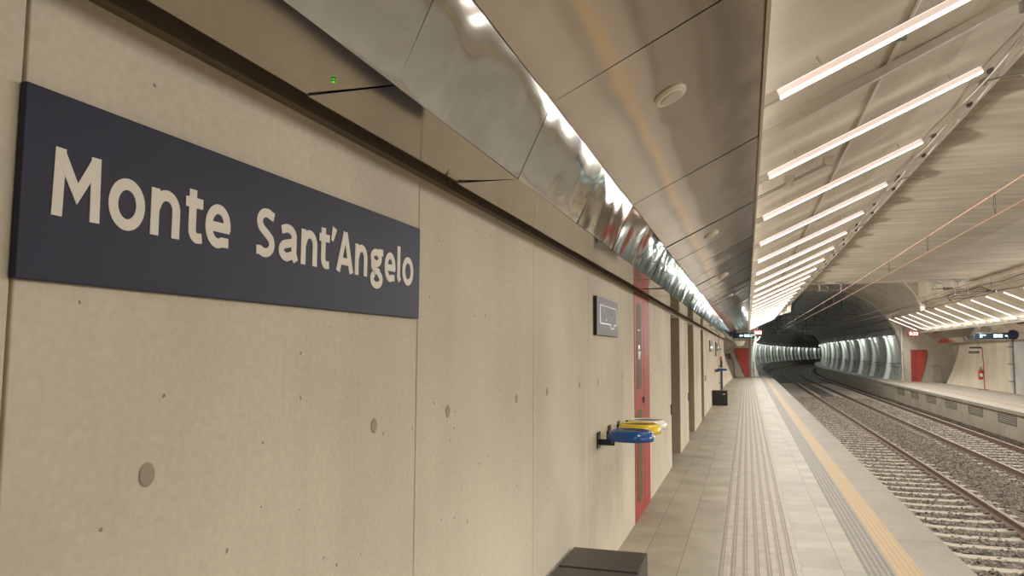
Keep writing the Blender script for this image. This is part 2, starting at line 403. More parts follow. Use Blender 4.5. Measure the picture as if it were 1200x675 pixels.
for q in range(9):
    t = q/8; yy = 38.25+(YE-38.25)*t; rings.append([(inner[k][0]*(1-t)+mouthp(k)[0]*t, yy, inner[k][1]*(1-t)+mouthp(k)[1]*t) for k in range(NA+1)])
fn.loft(rings)
fn.loft([[(x, y, z+.2) for x, y, z in r] for r in rings])
struct(fn.build('ceiling_funnel', 'funnel', smooth=True))
# end wall with round tunnel mouth
ew = MB(); NC = 72; ci = []; co = []
for k in range(NC):
    a = 2*math.pi*k/NC; ci.append((XC+RT*math.cos(a), ZT+RT*math.sin(a))); co.append(rect_hit(XC, ZT, a, -2.6, 12.4, -3.6, 6.2))
for yy in (YE, YE+.5): ew.add([(x, yy, z) for x, z in ci+co], [(k, (k+1) % NC, NC+(k+1) % NC, NC+k) for k in range(NC)])
ew.add([(x, YE, z) for x, z in ci]+[(x, YE+.5, z) for x, z in ci], [(k, (k+1) % NC, NC+(k+1) % NC, NC+k) for k in range(NC)])
struct(ew.build('wall_end', 'fascia'))
struct(MB().box((-3, YB-.3, -1.3), (13, YB, 4.6)).build('wall_back', 'wall'))
# running tunnel beyond
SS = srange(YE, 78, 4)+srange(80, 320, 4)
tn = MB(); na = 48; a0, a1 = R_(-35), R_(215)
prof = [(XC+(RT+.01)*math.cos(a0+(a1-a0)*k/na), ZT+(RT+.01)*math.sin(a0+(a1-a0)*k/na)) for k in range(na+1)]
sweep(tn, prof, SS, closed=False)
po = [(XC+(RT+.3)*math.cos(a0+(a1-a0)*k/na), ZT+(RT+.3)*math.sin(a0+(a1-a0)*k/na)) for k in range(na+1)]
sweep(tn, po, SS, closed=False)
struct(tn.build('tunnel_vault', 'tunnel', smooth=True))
# pale curved lining panels low on both tunnel walls, with gaps between
def lining(side):
    m = MB()
    s = YE+.6
    while s < 300:
        for q in range(4):
            pass
        s0, s1 = s+.12, s+2.88
        pr = []
        for k in range(11):
            z = -.3+3.0*k/10; dx = math.sqrt(max(0, (RT-.05)**2-(z-ZT)**2)); pr.append((XC+side*dx, z))
        for k in range(10, -1, -1):
            x, z = pr[k]; pr.append((x+side*.06, z))
        sub = [s0+(s1-s0)*i/2 for i in range(3)]
        sweep(m, pr, sub)
        n = len(pr)
        m.add([P(x, s0, z) for x, z in pr], [(k, k+1, n-2-k, n-1-k) for k in range(10)]); m.add([P(x, s1, z) for x, z in pr], [(k, k+1, n-2-k, n-1-k) for k in range(10)])
        s += 3.0
    return struct(m.build('tunnel_lining_' + ('left' if side < 0 else 'right'), 'lining', smooth=False))
lining(-1); lining(1)
def ribs(side, s0, n):
    m = MB()
    for k in range(n):
        s = s0+6.0*k; pr = []
        for q in range(11):
            z = -.2+2.95*q/10; pr.append((XC+side*math.sqrt((RT-.02)**2-(z-ZT)**2), z))
        for q in range(10, -1, -1):
            x, z = pr[q]; pr.append((x-side*(.30-.16*(q/10)), z))
        m.loft([[P(x, t_, z) for x, z in pr] for t_ in (s, s+.35)], closed=True); n_ = len(pr)
        for t_ in (s, s+.35): m.add([P(x, t_, z) for x, z in pr], [(i, i+1, n_-2-i, n_-1-i) for i in range(10)])
    return struct(m.build('tunnel_ribs_' + ('left' if side < 0 else 'right'), 'rib'))
ribs(1, 54.2, 12); ribs(-1, 54.2, 38)
# walkways in the tunnel
lw = MB(); s = 48.45
while s < 240:
    e = min(s+1.8, 240)
    lw.loft([[P(x, q, z) for x, z in [(.2, -.5), (.2, -.06), (1.5, -.06), (1.5, -.5)]] for q in (s+.05, e+.3)], closed=True)
    s += 2.3 if s < 0 else 3.4
struct(lw.build('walkway_slabs_left', 'lining'))
struct(sweep(MB(), [(-.1, -1.3), (-.1, -.40), (1.47, -.40), (1.47, -1.3)], srange(48.4, 76, 4)+srange(78, 310, 4)).build('walkway_left', 'fascia'))
rw = MB()
sweep(rw, [(7.85, -.14), (9.3, -.14), (9.3, -1.3), (8.0, -1.3), (8.0, -.62), (7.94, -.60), (7.94, -.28), (7.85, -.26)], srange(YE-.3, 76, 4)+srange(78, 310, 4))
struct(rw.build('walkway_right', 'fascia'))
sweep_top = sweep(MB(), [(7.84, -.14), (9.3, -.14), (9.3, -.12), (7.84, -.12)], srange(YE-.3, 76, 4)+srange(78, 310, 4))
struct(sweep_top.build('walkway_paving_right', 'lining'))
# far platform
fp = MB().box((7.70, YB, -.25), (11.4, YE, -.13))
struct(fp.build('floor_far_platform', 'platR', bevel=.01))
struct(MB().box((8.35, YB, -.131), (8.62, YE, -.127)).build('tactile_strip_far', 'dots_yellow'))
vent_y = [26.65+3.415*k for k in range(6)]
fa = MB(); y = YB
yy = YB
VS = [16.405-3.415*2+3.415*k for k in range(0, 3)]
vents = sorted([23.235, 19.82]+vent_y)
fa.box((7.9, YB, -.30), (8.2, YE, -.25)); fa.box((7.9, YB, -1.3), (8.2, YE, -.66))
for v in vents:
    fa.box((7.9, yy, -.66), (8.2, v, -.30)); yy = v+1.80
fa.box((7.9, yy, -.66), (8.2, YE, -.30)); fa.box((8.15, 19, -.7), (8.22, YE, -.25))
struct(fa.build('fascia_far_platform', 'fascia'))
struct(MB().box((10.9, 43.0, -.15), (13, YE, -.13)).build('floor_recess_right', 'platR'))
struct(MB().box((-3, 36, -.05), (XW+.4, YE, -.003)).box((-.9, 48.4, -.05), (.25, YE, -.003)).build('floor_recess_left', 'tiles'))

# steel canopies
def canopy(side):
    f = (lambda x: x) if side < 0 else (lambda x: 9.75-x)
    pts = [(-.935, 2.172), (-.713, 2.170), (-.597, 2.418), (.088, 2.765)]
    y_end = 48.0
    m = MB(); y = 1.407-.903*14; k = 0
    while y < y_end-.1:
        y1 = min(y+.903, y_end); g = .006 if k % 2 else .0015
        gb = .006 if (k+1) % 2 else .0015
        for i in range(3):
            (xa, za), (xb, zb) = pts[i], pts[i+1]
            nx, nz = (zb-za), -(xb-xa); ln = math.hypot(nx, nz); nx /= ln; nz /= ln
            if nz > 0: nx, nz = -nx, -nz
            nu, nv = (5, 3); vs = []
            tilt = [random.gauss(0, .0019)*(.5 if i == 1 else 1) for _ in range(4)]; bow = random.gauss(0, .0014)
            for b_ in range(nv+1):
                for a in range(nu+1):
                    u_, v_ = a/nu, b_/nv
                    d = (tilt[0]*(1-u_)*(1-v_)+tilt[1]*u_*(1-v_)+tilt[2]*(1-u_)*v_+tilt[3]*u_*v_)+bow*16*u_*(1-u_)*v_*(1-v_)
                    uu = .004+u_*(.992) if i != 1 else u_
                    vs.append((f(xa+(xb-xa)*uu+nx*d), y+g+(y1-y-g-gb)*v_, za+(zb-za)*uu+nz*d))
            m.add(vs, [(b_*(nu+1)+a, b_*(nu+1)+a+1, (b_+1)*(nu+1)+a+1, (b_+1)*(nu+1)+a) for b_ in range(nv) for a in range(nu)], 1 if i == 1 else 0)
        y = y1; k += 1
    o = struct(m.build('ceiling_canopy_' + ('left' if side < 0 else 'right'), ['steel', 'steel_bevel'], smooth=True))
    b = MB()
    b.prism([(f(x), z) for x, z in [(-.93, 2.184), (-.72, 2.184), (-.617, 2.427), (.088, 2.782), (.088, 2.83), (-.66, 2.47), (-.76, 2.24), (-.93, 2.24)]], YB, y_end)
    bo = b.build('canopy_backing', 'steel_back', o)
    e = MB().box((f(.088), YB, 2.755), (f(.102), y_end, 2.835))
    e.build('canopy_edge_trim', 'edge_trim', o)
    return o
canL = canopy(-1); canR = canopy(1)

# ballast bed and rails
bs = MB(); nx, ny = 40, 140
xs = [1.44+(7.9-1.44)*i/nx for i in range(nx+1)]; ys = [4+(50-4)*j/ny for j in range(ny+1)]
TR = [(2.44, 3.94), (5.72, 7.17)]
def bedz(x):
    z = -1.15
    if x < 2.2: z -= .04
    for a, b_ in TR:
        c = (a+b_)/2
        if abs(x-c) < .55: z += .0
    z += .05*math.exp(-((x-4.85)/.55)**2)
    if x > 7.4: z += .06*(x-7.4)/.5
    return z
vs = [(x, y, bedz(x)+random.uniform(-.012, .012)) for y in ys for x in xs]
bs.add(vs, [(j*(nx+1)+i, j*(nx+1)+i+1, (j+1)*(nx+1)+i+1, (j+1)*(nx+1)+i) for j in range(ny) for i in range(nx)])
bs.box((1.2, YB, -1.3), (8.2, 4, -1.15))
sweep(bs, [(1.2, -1.3), (8.2, -1.3), (8.2, -1.15), (1.2, -1.15)], srange(50, 76, 4)+srange(78, 310, 4))
tag(bs.build('ballast_bed', 'ballast'), 'bed of grey brown track ballast between the two platforms', 'ballast', kind='stuff')
def rail(x, s0, s1, label):
    ss = srange(s0, 76, 4)+srange(78, s1, 4)
    t = thing('rail', (x, s0, -1.14), label, 'rail', 'running rails')
    web = [(-.07, -1.145), (.07, -1.145), (.07, -1.125), (.012, -1.10), (.012, -1.03), (.034, -1.022), (.034, -1.004), (-.034, -1.004), (-.034, -1.022), (-.012, -1.03), (-.012, -1.10), (-.07, -1.125)]
    m = MB(); sweep(m, [(x+a, b_) for a, b_ in web], ss); m.build('rail_web', 'rust', t, org=(x, s0, -1.14))
    m = MB(); sweep(m, [(x+a, b_) for a, b_ in [(-.033, -1.006), (.033, -1.006), (.030, -.996), (-.030, -.996)]], ss); m.build('rail_head', 'railtop', t, org=(x, s0, -1.14))
rail(2.44, 4, 200, 'brown rail hidden below the near platform edge, first from the near platform')
rail(3.94, 4, 200, 'brown steel rail, second from the near platform, beside the open ballast strip')
rail(5.72, 4, 200, 'brown steel rail, third from the near platform')
rail(7.17, 4, 200, 'brown steel rail closest to the far platform')

# ================================================================ THINGS
# ---- station name sign
def stroke(pts, wd):
    """flat 2D ribbon along pts -> list of left/right points (mitred)"""
    P2 = [Vector(pts[0])]; out = []
    for p in pts[1:]:
        if (Vector(p)-P2[-1]).length > .004: P2.append(Vector(p))
    closed = len(P2) > 12 and (P2[0]-P2[-1]).length < .02
    for i, p in enumerate(P2):
        d1 = (P2[i]-P2[i-1]).normalized() if i > 0 else (P2[0]-P2[-2]).normalized() if closed else None
        d2 = (P2[i+1]-P2[i]).normalized() if i < len(P2)-1 else (P2[1]-P2[0]).normalized() if closed else None
        if d1 is None: n = Vector((-d2.y, d2.x)); k = 1
        elif d2 is None: n = Vector((-d1.y, d1.x)); k = 1
        else:
            t = (d1+d2).normalized(); n = Vector((-t.y, t.x)); k = 1/max(.55, n.dot(Vector((-d1.y, d1.x))))
        wv = wd/2*k if not isinstance(wd, (list, tuple)) else wd[i]/2*k
        out.append((p+n*wv, p-n*wv))
    return out
def arc(cx, cy, rx, ry, a0, a1, n=14):
    return [(cx+rx*math.cos(R_(a0+(a1-a0)*i/n)), cy+ry*math.sin(R_(a0+(a1-a0)*i/n))) for i in range(n+1)]
S = .19; XH = .80
def glyph(ch, wd):
    """strokes in cap-height units inside width wd"""
    h = S/2
    if ch == 'M': return [[(h, 0), (h+.02, 1)], [(wd-h, 0), (wd-h-.02, 1)], [(h+.01, .94), (wd/2, .38), (wd-h-.01, .94)]]
    if ch == 'o': return [arc(wd/2, XH/2, wd/2-h, XH/2-h*.85+.01, 0, 360, 36)]
    if ch == 'n': return [[(h, 0), (h, XH)], [(h, XH*.55)] + arc(h+(wd-2*h)/2+.015, XH-.34, (wd-2*h)/2-.015, .255, 150, 0, 14) + [(wd-h, 0)]]
    if ch == 't': return [[(wd*.40, .96), (wd*.40, .24)] + arc(wd*.40+.15, .24, .15, .155, 180, 285, 8) + [(wd*.96, .10)], [(0, XH-.075), (wd*.97, XH-.075)]]
    if ch == 'e': return [arc(wd/2, XH/2, wd/2-h*.95, XH/2-h*.8, -10, 296, 30) + [(wd-h*.5, .11)], [(h, .385), (wd-h*.2, .385)]]
    if ch == 'S': return [[(wd-h*.7, .86)] + arc(wd/2+.02, .735, wd/2-h, .185, 55, 180, 10)[0:] + arc(wd/2+.02, .735, wd/2-h, .20, 190, 232, 3) + arc(wd/2-.02, .27, wd/2-h, .20, 52, 0, 5) + arc(wd/2-.02, .27, wd/2-h, .185, -10, -130, 10) + [(h*.3, .12)]]
    if ch == 'a': return [[(h*.9, .66)] + arc(wd/2-.02, XH-.26, wd/2-h, .175, 125, 0, 12) + [(wd-h-.02, .18)] + [(wd-h*.35, .02)], [(wd-h-.02, .44)] + arc(wd*.46, .23, wd*.46-h, .145, 95, 270, 14) + [(wd-h-.03, .16)]]
    if ch == "'": return [[(wd*.72, 1.03), (wd*.30, .70)]]
    if ch == 'A': return [[(h*.75, 0), (wd/2, 1.0)], [(wd-h*.75, 0), (wd/2, 1.0)], [(wd*.2, .27), (wd*.8, .27)]]
    if ch == 'l': return [[(h, 1.06), (h, .18), (h+.08, .06)]]
    if ch == 'g': return [arc(wd*.45, .56, wd*.45-h, .155, 0, 360, 26), [(wd*.62, XH-.075), (wd, XH-.06)], arc(wd*.42, .36, wd*.25, .10, 130, 225, 5) + [(wd*.35, .215), (wd*.62, .20)] + arc(wd*.5, -.01, wd*.5-h, .165, 55, -180, 14) + arc(wd*.5, .0, wd*.5-h, .16, 180, 120, 5)]
    return []
letters = [('M', .846, .935), ('o', .950, 1.028), ('n', 1.041, 1.112), ('t', 1.125, 1.173), ('e', 1.180, 1.253), ('S', 1.335, 1.404), ('a', 1.417, 1.488),
           ('n', 1.504, 1.573), ('t', 1.581, 1.630), ("'", 1.633, 1.660), ('A', 1.664, 1.747), ('n', 1.757, 1.825), ('g', 1.843, 1.917), ('e', 1.928, 1.997), ('l', 2.009, 2.036), ('o', 2.044, 2.122)]
SX = XW+.0155
sg = thing('station_name_sign', (XW, 1.5, 1.7), 'large dark blue station sign with cream letters on the concrete wall', 'sign')
MB().box((XW+.002, .792, 1.700), (SX, 2.172, 1.992)).build('sign_panel', 'sign_blue', sg, org=(XW, 1.5, 1.7), bevel=.002)
CAP, BL = .106, 1.8015
def word(part):
    lt = MB()
    for ch, a, b_ in part:
        a -= .004*(2.125-a)/1.28; b_ -= .004*(2.125-b_)/1.28
        wd = (b_-a)/CAP
        for si, st in enumerate(glyph(ch, wd)):
            dz = .00012*si
            pr = stroke(st, S*.97 if ch not in ('A', 'M') else S*.93)
            if ch == "'": pr = stroke(st, [.20, .10])
            tp = [(SX+.0012+dz, a+p.x*CAP, BL+p.y*CAP) for p, q in pr]; tq = [(SX+.0012+dz, a+q.x*CAP, BL+q.y*CAP) for p, q in pr]
            bp_ = [(SX-.001, y_, z_) for _, y_, z_ in tp]; bq = [(SX-.001, y_, z_) for _, y_, z_ in tq]
            lt.loft([tp, tq]); lt.loft([bp_, tp]); lt.loft([tq, bq])
    return lt.build('sign_lettering', 'sign_white', sg, org=(XW, 1.5, 1.7))
word(letters[:5]); word(letters[5:])

# ---- tie hole plugs on the wall
ties = [(1.074, 1.377, .019), (1.913, 1.384, .018), (2.46, 1.383, .020), (3.284, 1.38, .019), (3.836, 1.383, .021), (4.638, 1.385, .020), (5.25, 1.38, .020), (6.35, 1.39, .02), (8.7, 1.39, .02), (9.5, 1.39, .02)]
M['plug'] = simple('tie_plug', (.38, .32, .235), .7)
M['plug_halo'] = simple('tie_rim', (.38, .32, .235), .8)
for y_, z_, r_ in ties:
    m = MB(); n = 20
    m.add([(XW+.0008, y_+1.0*r_*math.cos(2*math.pi*k/n), z_+1.15*r_*math.sin(2*math.pi*k/n)) for k in range(n)]+[(XW+.0025, y_+.86*r_*math.cos(2*math.pi*k/n), z_+.9*r_*math.sin(2*math.pi*k/n)) for k in range(n)],
          [(k, (k+1) % n, n+(k+1) % n, n+k) for k in range(n)]+[tuple(range(n, 2*n))])
    m.build('tie_plug', 'plug', wlo)

# ---- map plate
mp = thing('map_plate', (XW, 5.64, 1.71), 'square grey brown plate with white floor plan outline on the wall', 'sign')
MB().box((XW, 5.10, 1.712), (XW+.028, 5.97, 1.985)).build('plate', 'plate', mp, org=(XW, 5.64, 1.71), bevel=.003)
MB().box((XW, 5.09, 1.71), (XW+.0275, 5.102, 1.987)).build('plate_side', 'black', mp, org=(XW, 5.64, 1.71))
ol = MB(); X0 = XW+.0295
def plan(pts, wy, wz):
    for (a, b_), (c, d) in zip(pts[:-1], pts[1:]):
        ya, yb = sorted((a, c)); za, zb = sorted((b_, d))
        ol.box((X0-.001, ya-wy/2, za-wz/2), (X0+.001, yb+wy/2, zb+wz/2))
plan([(5.20, 1.930), (5.90, 1.930), (5.90, 1.80), (5.77, 1.80), (5.77, 1.772), (5.62, 1.772), (5.62, 1.80), (5.20, 1.80), (5.20, 1.930)], .030, .009)
for a, b_ in ((5.33, 1.905), (5.33, 1.89), (5.69, 1.92), (5.69, 1.905), (5.69, 1.89), (5.64, 1.85), (5.64, 1.84), (5.42, 1.83), (5.42, 1.82)): ol.box((X0-.001, a, b_), (X0+.001, a+.035, b_+.006))
ol.build('plan_outline', 'white_pl', mp, org=(XW, 5.64, 1.71))

# ---- red double door in the wall
dr = bpy.data.objects.new('door_1', None); COL.objects.link(dr); dr.location = (XW, 7.6, 0); dr['kind'] = 'structure'
og = (XW, 7.6, 0)
for y0, y1 in ((7.056, 7.70), (7.715, 8.175)):
    lf = MB(); lf.box((XW-.05, y0, 0), (XW+.004, y1, 2.165)); lf.build('door_leaf', 'red', dr, org=og, bevel=.003)
def pill(y0, y1, z0, z1, x, n=8):
    r = (y1-y0)/2; c = (y0+y1)/2; rz = min(r*.25, .05)
    pts = [(c+r*math.cos(math.pi*k/n), z1-rz+rz*math.sin(math.pi*k/n)) for k in range(n+1)]+[(c-r*math.cos(math.pi*k/n), z0+rz-rz*math.sin(math.pi*k/n)) for k in range(n+1)]
    return pts
for z0, z1 in ((1.225, 2.075), (.15, 1.04)):
    MB().prism(pill(7.18, 7.52, z0, z1, 0), XW+.004, XW+.007, axis='x').build('door_glazing', 'brass', dr, org=og)
    MB().prism(pill(7.165, 7.535, z0-.01, z1+.01, 0), XW+.0, XW+.0055, axis='x').build('glazing_frame', 'red_dark', dr, org=og)
MB().box((XW+.007, 7.28, 1.52), (XW+.0085, 7.44, 1.60)).box((XW+.007, 7.30, 1.62), (XW+.0085, 7.38, 1.66)).box((XW+.007, 7.25, 1.80), (XW+.0085, 7.42, 1.815)).build('door_sticker', 'white_pl', dr, org=og)
MB().box((XW+.0, 7.60, 1.08), (XW+.03, 7.66, 1.14)).build('door_lock', 'galv', dr, org=og, bevel=.004)

# ---- small black wall fixtures beside the recesses
for k, (y_, z_) in enumerate(((10.53, .80), (13.70, .79))):
    m = thing('door_reader', (XW, y_, z_), ['black slim reader at the edge of the nearest wall recess', 'black slim reader at the edge of the second wall recess'][k], 'reader')
    rb = MB().box((XW, y_-.03, z_-.07), (XW+.02, y_+.03, z_+.07)).build('reader_body', 'black', m, org=(XW, y_, z_), bevel=.004)
    MB().box((XW+.02, y_-.012, z_+.02), (XW+.023, y_+.012, z_+.04)).build('reader_window', 'grey_pl', rb, org=(XW, y_, z_))
# ---- small plates on the far part of the wall
for k, (y0, y1, z0, z1, mt, lb) in enumerate(((21.9, 23.4, 1.60, 1.93, 'plate', 'small dark plate on the wall, nearest of the far group'), (26.1, 26.7, 1.45, 1.93, 'brass', 'narrow brown notice on the far wall between two dark plates'), (27.2, 28.3, 1.62, 1.90, 'plate', 'small dark plate on the wall, farthest of the group'))):
    m = thing('wall_plate', (XW, (y0+y1)/2, z0), lb, 'sign')
    MB().box((XW, y0, z0), (XW+.03, y1, z1)).build('plate', mt, m, org=(XW, (y0+y1)/2, z0), bevel=.004)
    MB().box((XW+.03, y0+.15*(y1-y0), z0+.1), (XW+.032, y1-.15*(y1-y0), z0+.16)).build('plate_print', 'white_pl', m, org=(XW, (y0+y1)/2, z0))
jb = thing('junction_box', (XW, 19.5, .92), 'small beige box on the wall after the third recess', 'box')
MB().box((XW, 19.2, .86), (XW+.04, 19.6, 1.0)).build('box_body', 'grey_pl', jb, org=(XW, 19.5, .92), bevel=.005)
MB().box((XW+.04, 19.35, .91), (XW+.043, 19.45, .95)).build('box_cover', 'galv', jb, org=(XW, 19.5, .92))

# ---- litter bag holders: oval plastic rim on a black arm
def rim_mesh():
    rings = []; n = 40
    prof = [(.70, .046), (.74, .055), (.80, .058), (.88, .050), (.97, .026), (1.0, .006), (1.0, -.012), (.93, -.016), (.78, -.016), (.72, .0), (.70, .03)]
    for k in range(n):
        a = 2*math.pi*k/n; ca, sa = math.cos(a), math.sin(a)
        ex = .163*math.copysign(abs(ca)**.85, ca); ey = .150*math.copysign(abs(sa)**.9, sa)
        rings.append([(ex*q, ey*q, z) for q, z in prof])
    m = MB(); N_ = len(prof); vs = [p for r in rings for p in r]
    m.add(vs, [(i*N_+k, i*N_+(k+1) % N_, ((i+1) % n)*N_+(k+1) % N_, ((i+1) % n)*N_+k) for i in range(n) for k in range(N_)])
    return m
RMx = rim_mesh()
def bin_holder(y_, z_, mt, lb, flip=1):
    t = thing('litter_bag_holder', (-.785, y_, z_), lb, 'bin', 'litter bag holders on the wall')
    o = rim_mesh().build('rim', mt, t, smooth=True)
    MB().box((.148, -.03, -.012), (.168, .03, .020)).build('rim_latch', 'white_pl', o, bevel=.003)
    m = MB(); m.add([(.163*.72*math.cos(2*math.pi*k/32), .150*.72*math.sin(2*math.pi*k/32), .050) for k in range(32)], [tuple(range(32))]); m.build('bag_opening', 'black', o)
    MB().box((-.234, -.05, -.075), (-.224, .05, .035)).build('wall_plate', 'black', t)
    MB().box((-.226, -.012, -.055), (-.115, .012, -.014)).box((-.170, -.012, -.02), (-.150, .012, .045)).box((-.17, -.02, .0), (-.12, .02, .01)).build('arm', 'black', t)
    MB().tube([(-.128, -.016, -.034), (-.128, -.012, -.034)], .006).build('bolt', 'galv', t)
    return t
b1 = bin_holder(5.25, .992, 'blue', 'blue oval bag holder rim on the wall bracket nearest the camera')
b2 = bin_holder(5.68, 1.000, 'yellow', 'yellow oval bag holder rim between the blue and white ones')
b3 = bin_holder(6.12, .992, 'white_pl', 'white oval bag holder rim behind the yellow one')
for y_, mt, lb in ((25.6, 'blue', 'blue bag holder rim on the far wall beyond the small black cube'), (26.1, 'yellow', 'yellow bag holder rim on the far wall beyond the small black cube'), (26.6, 'white_pl', 'white bag holder rim on the far wall, farthest of all')):
    bin_holder(y_, .99, mt, lb)

# ---- cube seats (nearest row and far one)
def cube_seat(x0, y0, lb, label_plate=False):
    t = thing('cube_seat', (x0, y0, 0), lb, 'seat')
    wd, dp, hh = .427, .405, .44
    MB().prism([(.0, .0), (.0, hh-.008), (.008, hh), (dp-.008, hh), (dp, hh-.008), (dp, 0), (dp-.02, 0), (dp-.02, hh-.03), (.02, hh-.03), (.02, 0)], 0, wd, axis='x').build('seat_shell', 'bench', t)
    MB().box((wd-.012, .006, 0), (wd+.002, dp-.006, hh-.022)).build('side_panel', 'black', t)
    MB().box((.006, -.003, .01), (wd-.006, .012, hh-.022)).build('front_panel', 'black', t)
    if label_plate: MB().box((.30, -.006, .33), (.37, -.003, .35)).build('label_plate', 'white_pl', t)
    return t
cube_seat(-.997, 4.005, 'dark bronze cube seat against the wall, farther of the two at the bottom edge')
cube_seat(-.997, 3.580, 'dark bronze cube seat cut off by the bottom edge of the photo')
cube_seat(-1.0, 23.1, 'small black cube seat by the wall farther along the platform', True)

# ---- things on the canopy
def on_soffit(x, y_): return (x, y_, 2.415+(x+.603)*.5065)
sn = Vector((.35, 0, -.691)).normalized()
for k, (x, y_) in enumerate(((-.262, 2.825), (-.265, 6.40), (-.265, 9.93), (-.265, 13.5))):
    p = Vector(on_soffit(x, y_)); t = thing('ceiling_speaker', p, 'round cream speaker in the steel canopy, %s from the camera' % ORD[k], 'speaker', 'round speakers in the canopy')
    q = Vector((0, 0, -1)).rotation_difference(sn)
    def disc(r, h0, h1, n=32):
        m = MB(); a = [q@Vector((r*math.cos(2*math.pi*i/n), r*math.sin(2*math.pi*i/n), -h0)) for i in range(n)]; b_ = [q@Vector((r*.93*math.cos(2*math.pi*i/n), r*.93*math.sin(2*math.pi*i/n), -h1)) for i in range(n)]
        m.add(a+b_, [(i, (i+1) % n, n+(i+1) % n, n+i) for i in range(n)]+[tuple(range(n, 2*n))]); return m
    disc(.068, -.002, .014).build('speaker_ring', 'speaker', t)
    disc(.046, .010, .019).build('speaker_grille', 'grey_pl', t)
t = thing('green_indicator', (-.828, 1.343, 2.170), 'tiny green indicator light on the underside of the steel canopy', 'light')
MB().tube([(0, 0, .002), (0, 0, -.003)], .003, n=12).build('lens', 'green', t)
MB().tube([(0, 0, .001), (0, 0, -.001)], .0045, n=12).build('bezel', 'black', t)
t = thing('canopy_clip', (-.945, 2.246, 2.17), 'small dark wire clip hanging from the canopy edge', 'clip')
MB().tube([(0, 0, .002), (0, .002, -.012), (.008, .004, -.020)], .0018, 6).tube([(-.012, .0, -.004), (.012, 0, -.006)], .0016, 6).build('clip_wire', 'black', t)

# ---- linear light bars under the haunches
def bar_proto(side):
    f = 1 if side < 0 else -1
    base = (.19 if side < 0 else 9.75-.19, 0, 2.925)
    t = thing('light_bar', base, 'x', 'ceiling light')
    d = Vector((1.45*f, 0, .675)); L_ = d.length; d.normalize(); nrm = Vector((d.z, 0, -d.x)) if f > 0 else Vector((-d.z, 0, d.x))
    if nrm.z > 0: nrm = -nrm
    yv = Vector((0, 1, 0))
    def bx(a, b_, w0, w1, h0, h1, mt, nm, bev=0):
        m = MB(); vs = []
        for s_ in (a, b_):
            for ww, hh in ((w0, h0), (w1, h0), (w1, h1), (w0, h1)): vs.append(tuple(d*s_+yv*ww+nrm*hh))
        m.add(vs, [(0, 1, 2, 3), (7, 6, 5, 4), (0, 4, 5, 1), (1, 5, 6, 2), (2, 6, 7, 3), (3, 7, 4, 0)])
        return m.build(nm, mt, t, bevel=bev)
    hs = bx(0, L_, -.023, .023, -.034, .0, 'pink', 'housing')
    bx(.003, L_-.003, -.0225, .0225, .0, .008, 'bar', 'diffuser')
    bx(.01, L_-.01, -.020, .020, -.037, -.034, 'uplight', 'added_top_glow')  # added glowing face, unseen from below, that brightens the haunch
    bx(-.55, -.002, -.026, .026, -.038, .008, 'mount', 'mount')
    for s_ in (.10, .36, .63, .90):
        ld = bpy.data.lights.new('bar_light', 'SPOT'); ld.energy = BAR_WATT; ld.color = BAR_COLOR; ld.spot_size = R_(178); ld.spot_blend = .40; ld.shadow_soft_size = 0
        lo_ = bpy.data.objects.new('bar_light', ld); COL.objects.link(lo_); lo_.parent = t; lo_.location = d*L_*s_+nrm*.016
        lo_.rotation_euler = Vector((0, 0, -1)).rotation_difference(Vector((.69*f, 0, -.72)).normalized()).to_euler()
    for s_ in (.25, L_-.2): bx(s_-.006, s_+.006, -.006, .006, -.10, -.04, 'mount', 'hanger')
    return t
def place_bars(side, y_first, n, lab):
    pr = bar_proto(side)
    for k in range(n):
        o = pr if k == 0 else copy_tree(pr)
        o.location.y = y_first+BP*k
        vis = [j for j in range(n) if y_first+BP*j > lab[1]]
        o['group'] = 'slanted light bars over the ' + lab[0] + ' platform'
        if k in vis: o['label'] = 'white slanted light bar over the %s platform, %s from the camera' % (lab[0], ORD[vis.index(k)])
        else: o['label'] = 'white slanted light bar over the %s platform, behind the camera view' % lab[0]
BP = 1.875
place_bars(-1, 4.0-BP*5, 29, ('near', 3.0))
place_bars(1, 48.63-BP*28, 29, ('far', 25.0))

# ---- strip lights lying on top of the canopies, washing the haunch
for sd_, y0_ in ((-1, -4.4), (1, 14.2)):
    f = (lambda x: x) if sd_ < 0 else (lambda x: 9.75-x)
    for k in range(26 if sd_ < 0 else 17):
        yy_ = y0_+2.0*k
        t = thing('canopy_uplight', (f(-.02), yy_, 2.80), 'strip uplight on top of the %s canopy, hidden by its edge' % ('near' if sd_ < 0 else 'far'), 'lamp', 'uplights on the %s canopy' % ('near' if sd_ < 0 else 'far'))
        MB().box((f(-.06)-f(-.02), 0, -.010), (f(.02)-f(-.02), 1.9, .004)).build('strip_body', 'galv', t)
        MB().add([(f(-.055)-f(-.02), .02, .006), (f(.018)-f(-.02), .02, .006), (f(.018)-f(-.02), 1.88, .006), (f(-.055)-f(-.02), 1.88, .006)], [(0, 1, 2, 3)]).build('strip_diffuser', 'wash', t)

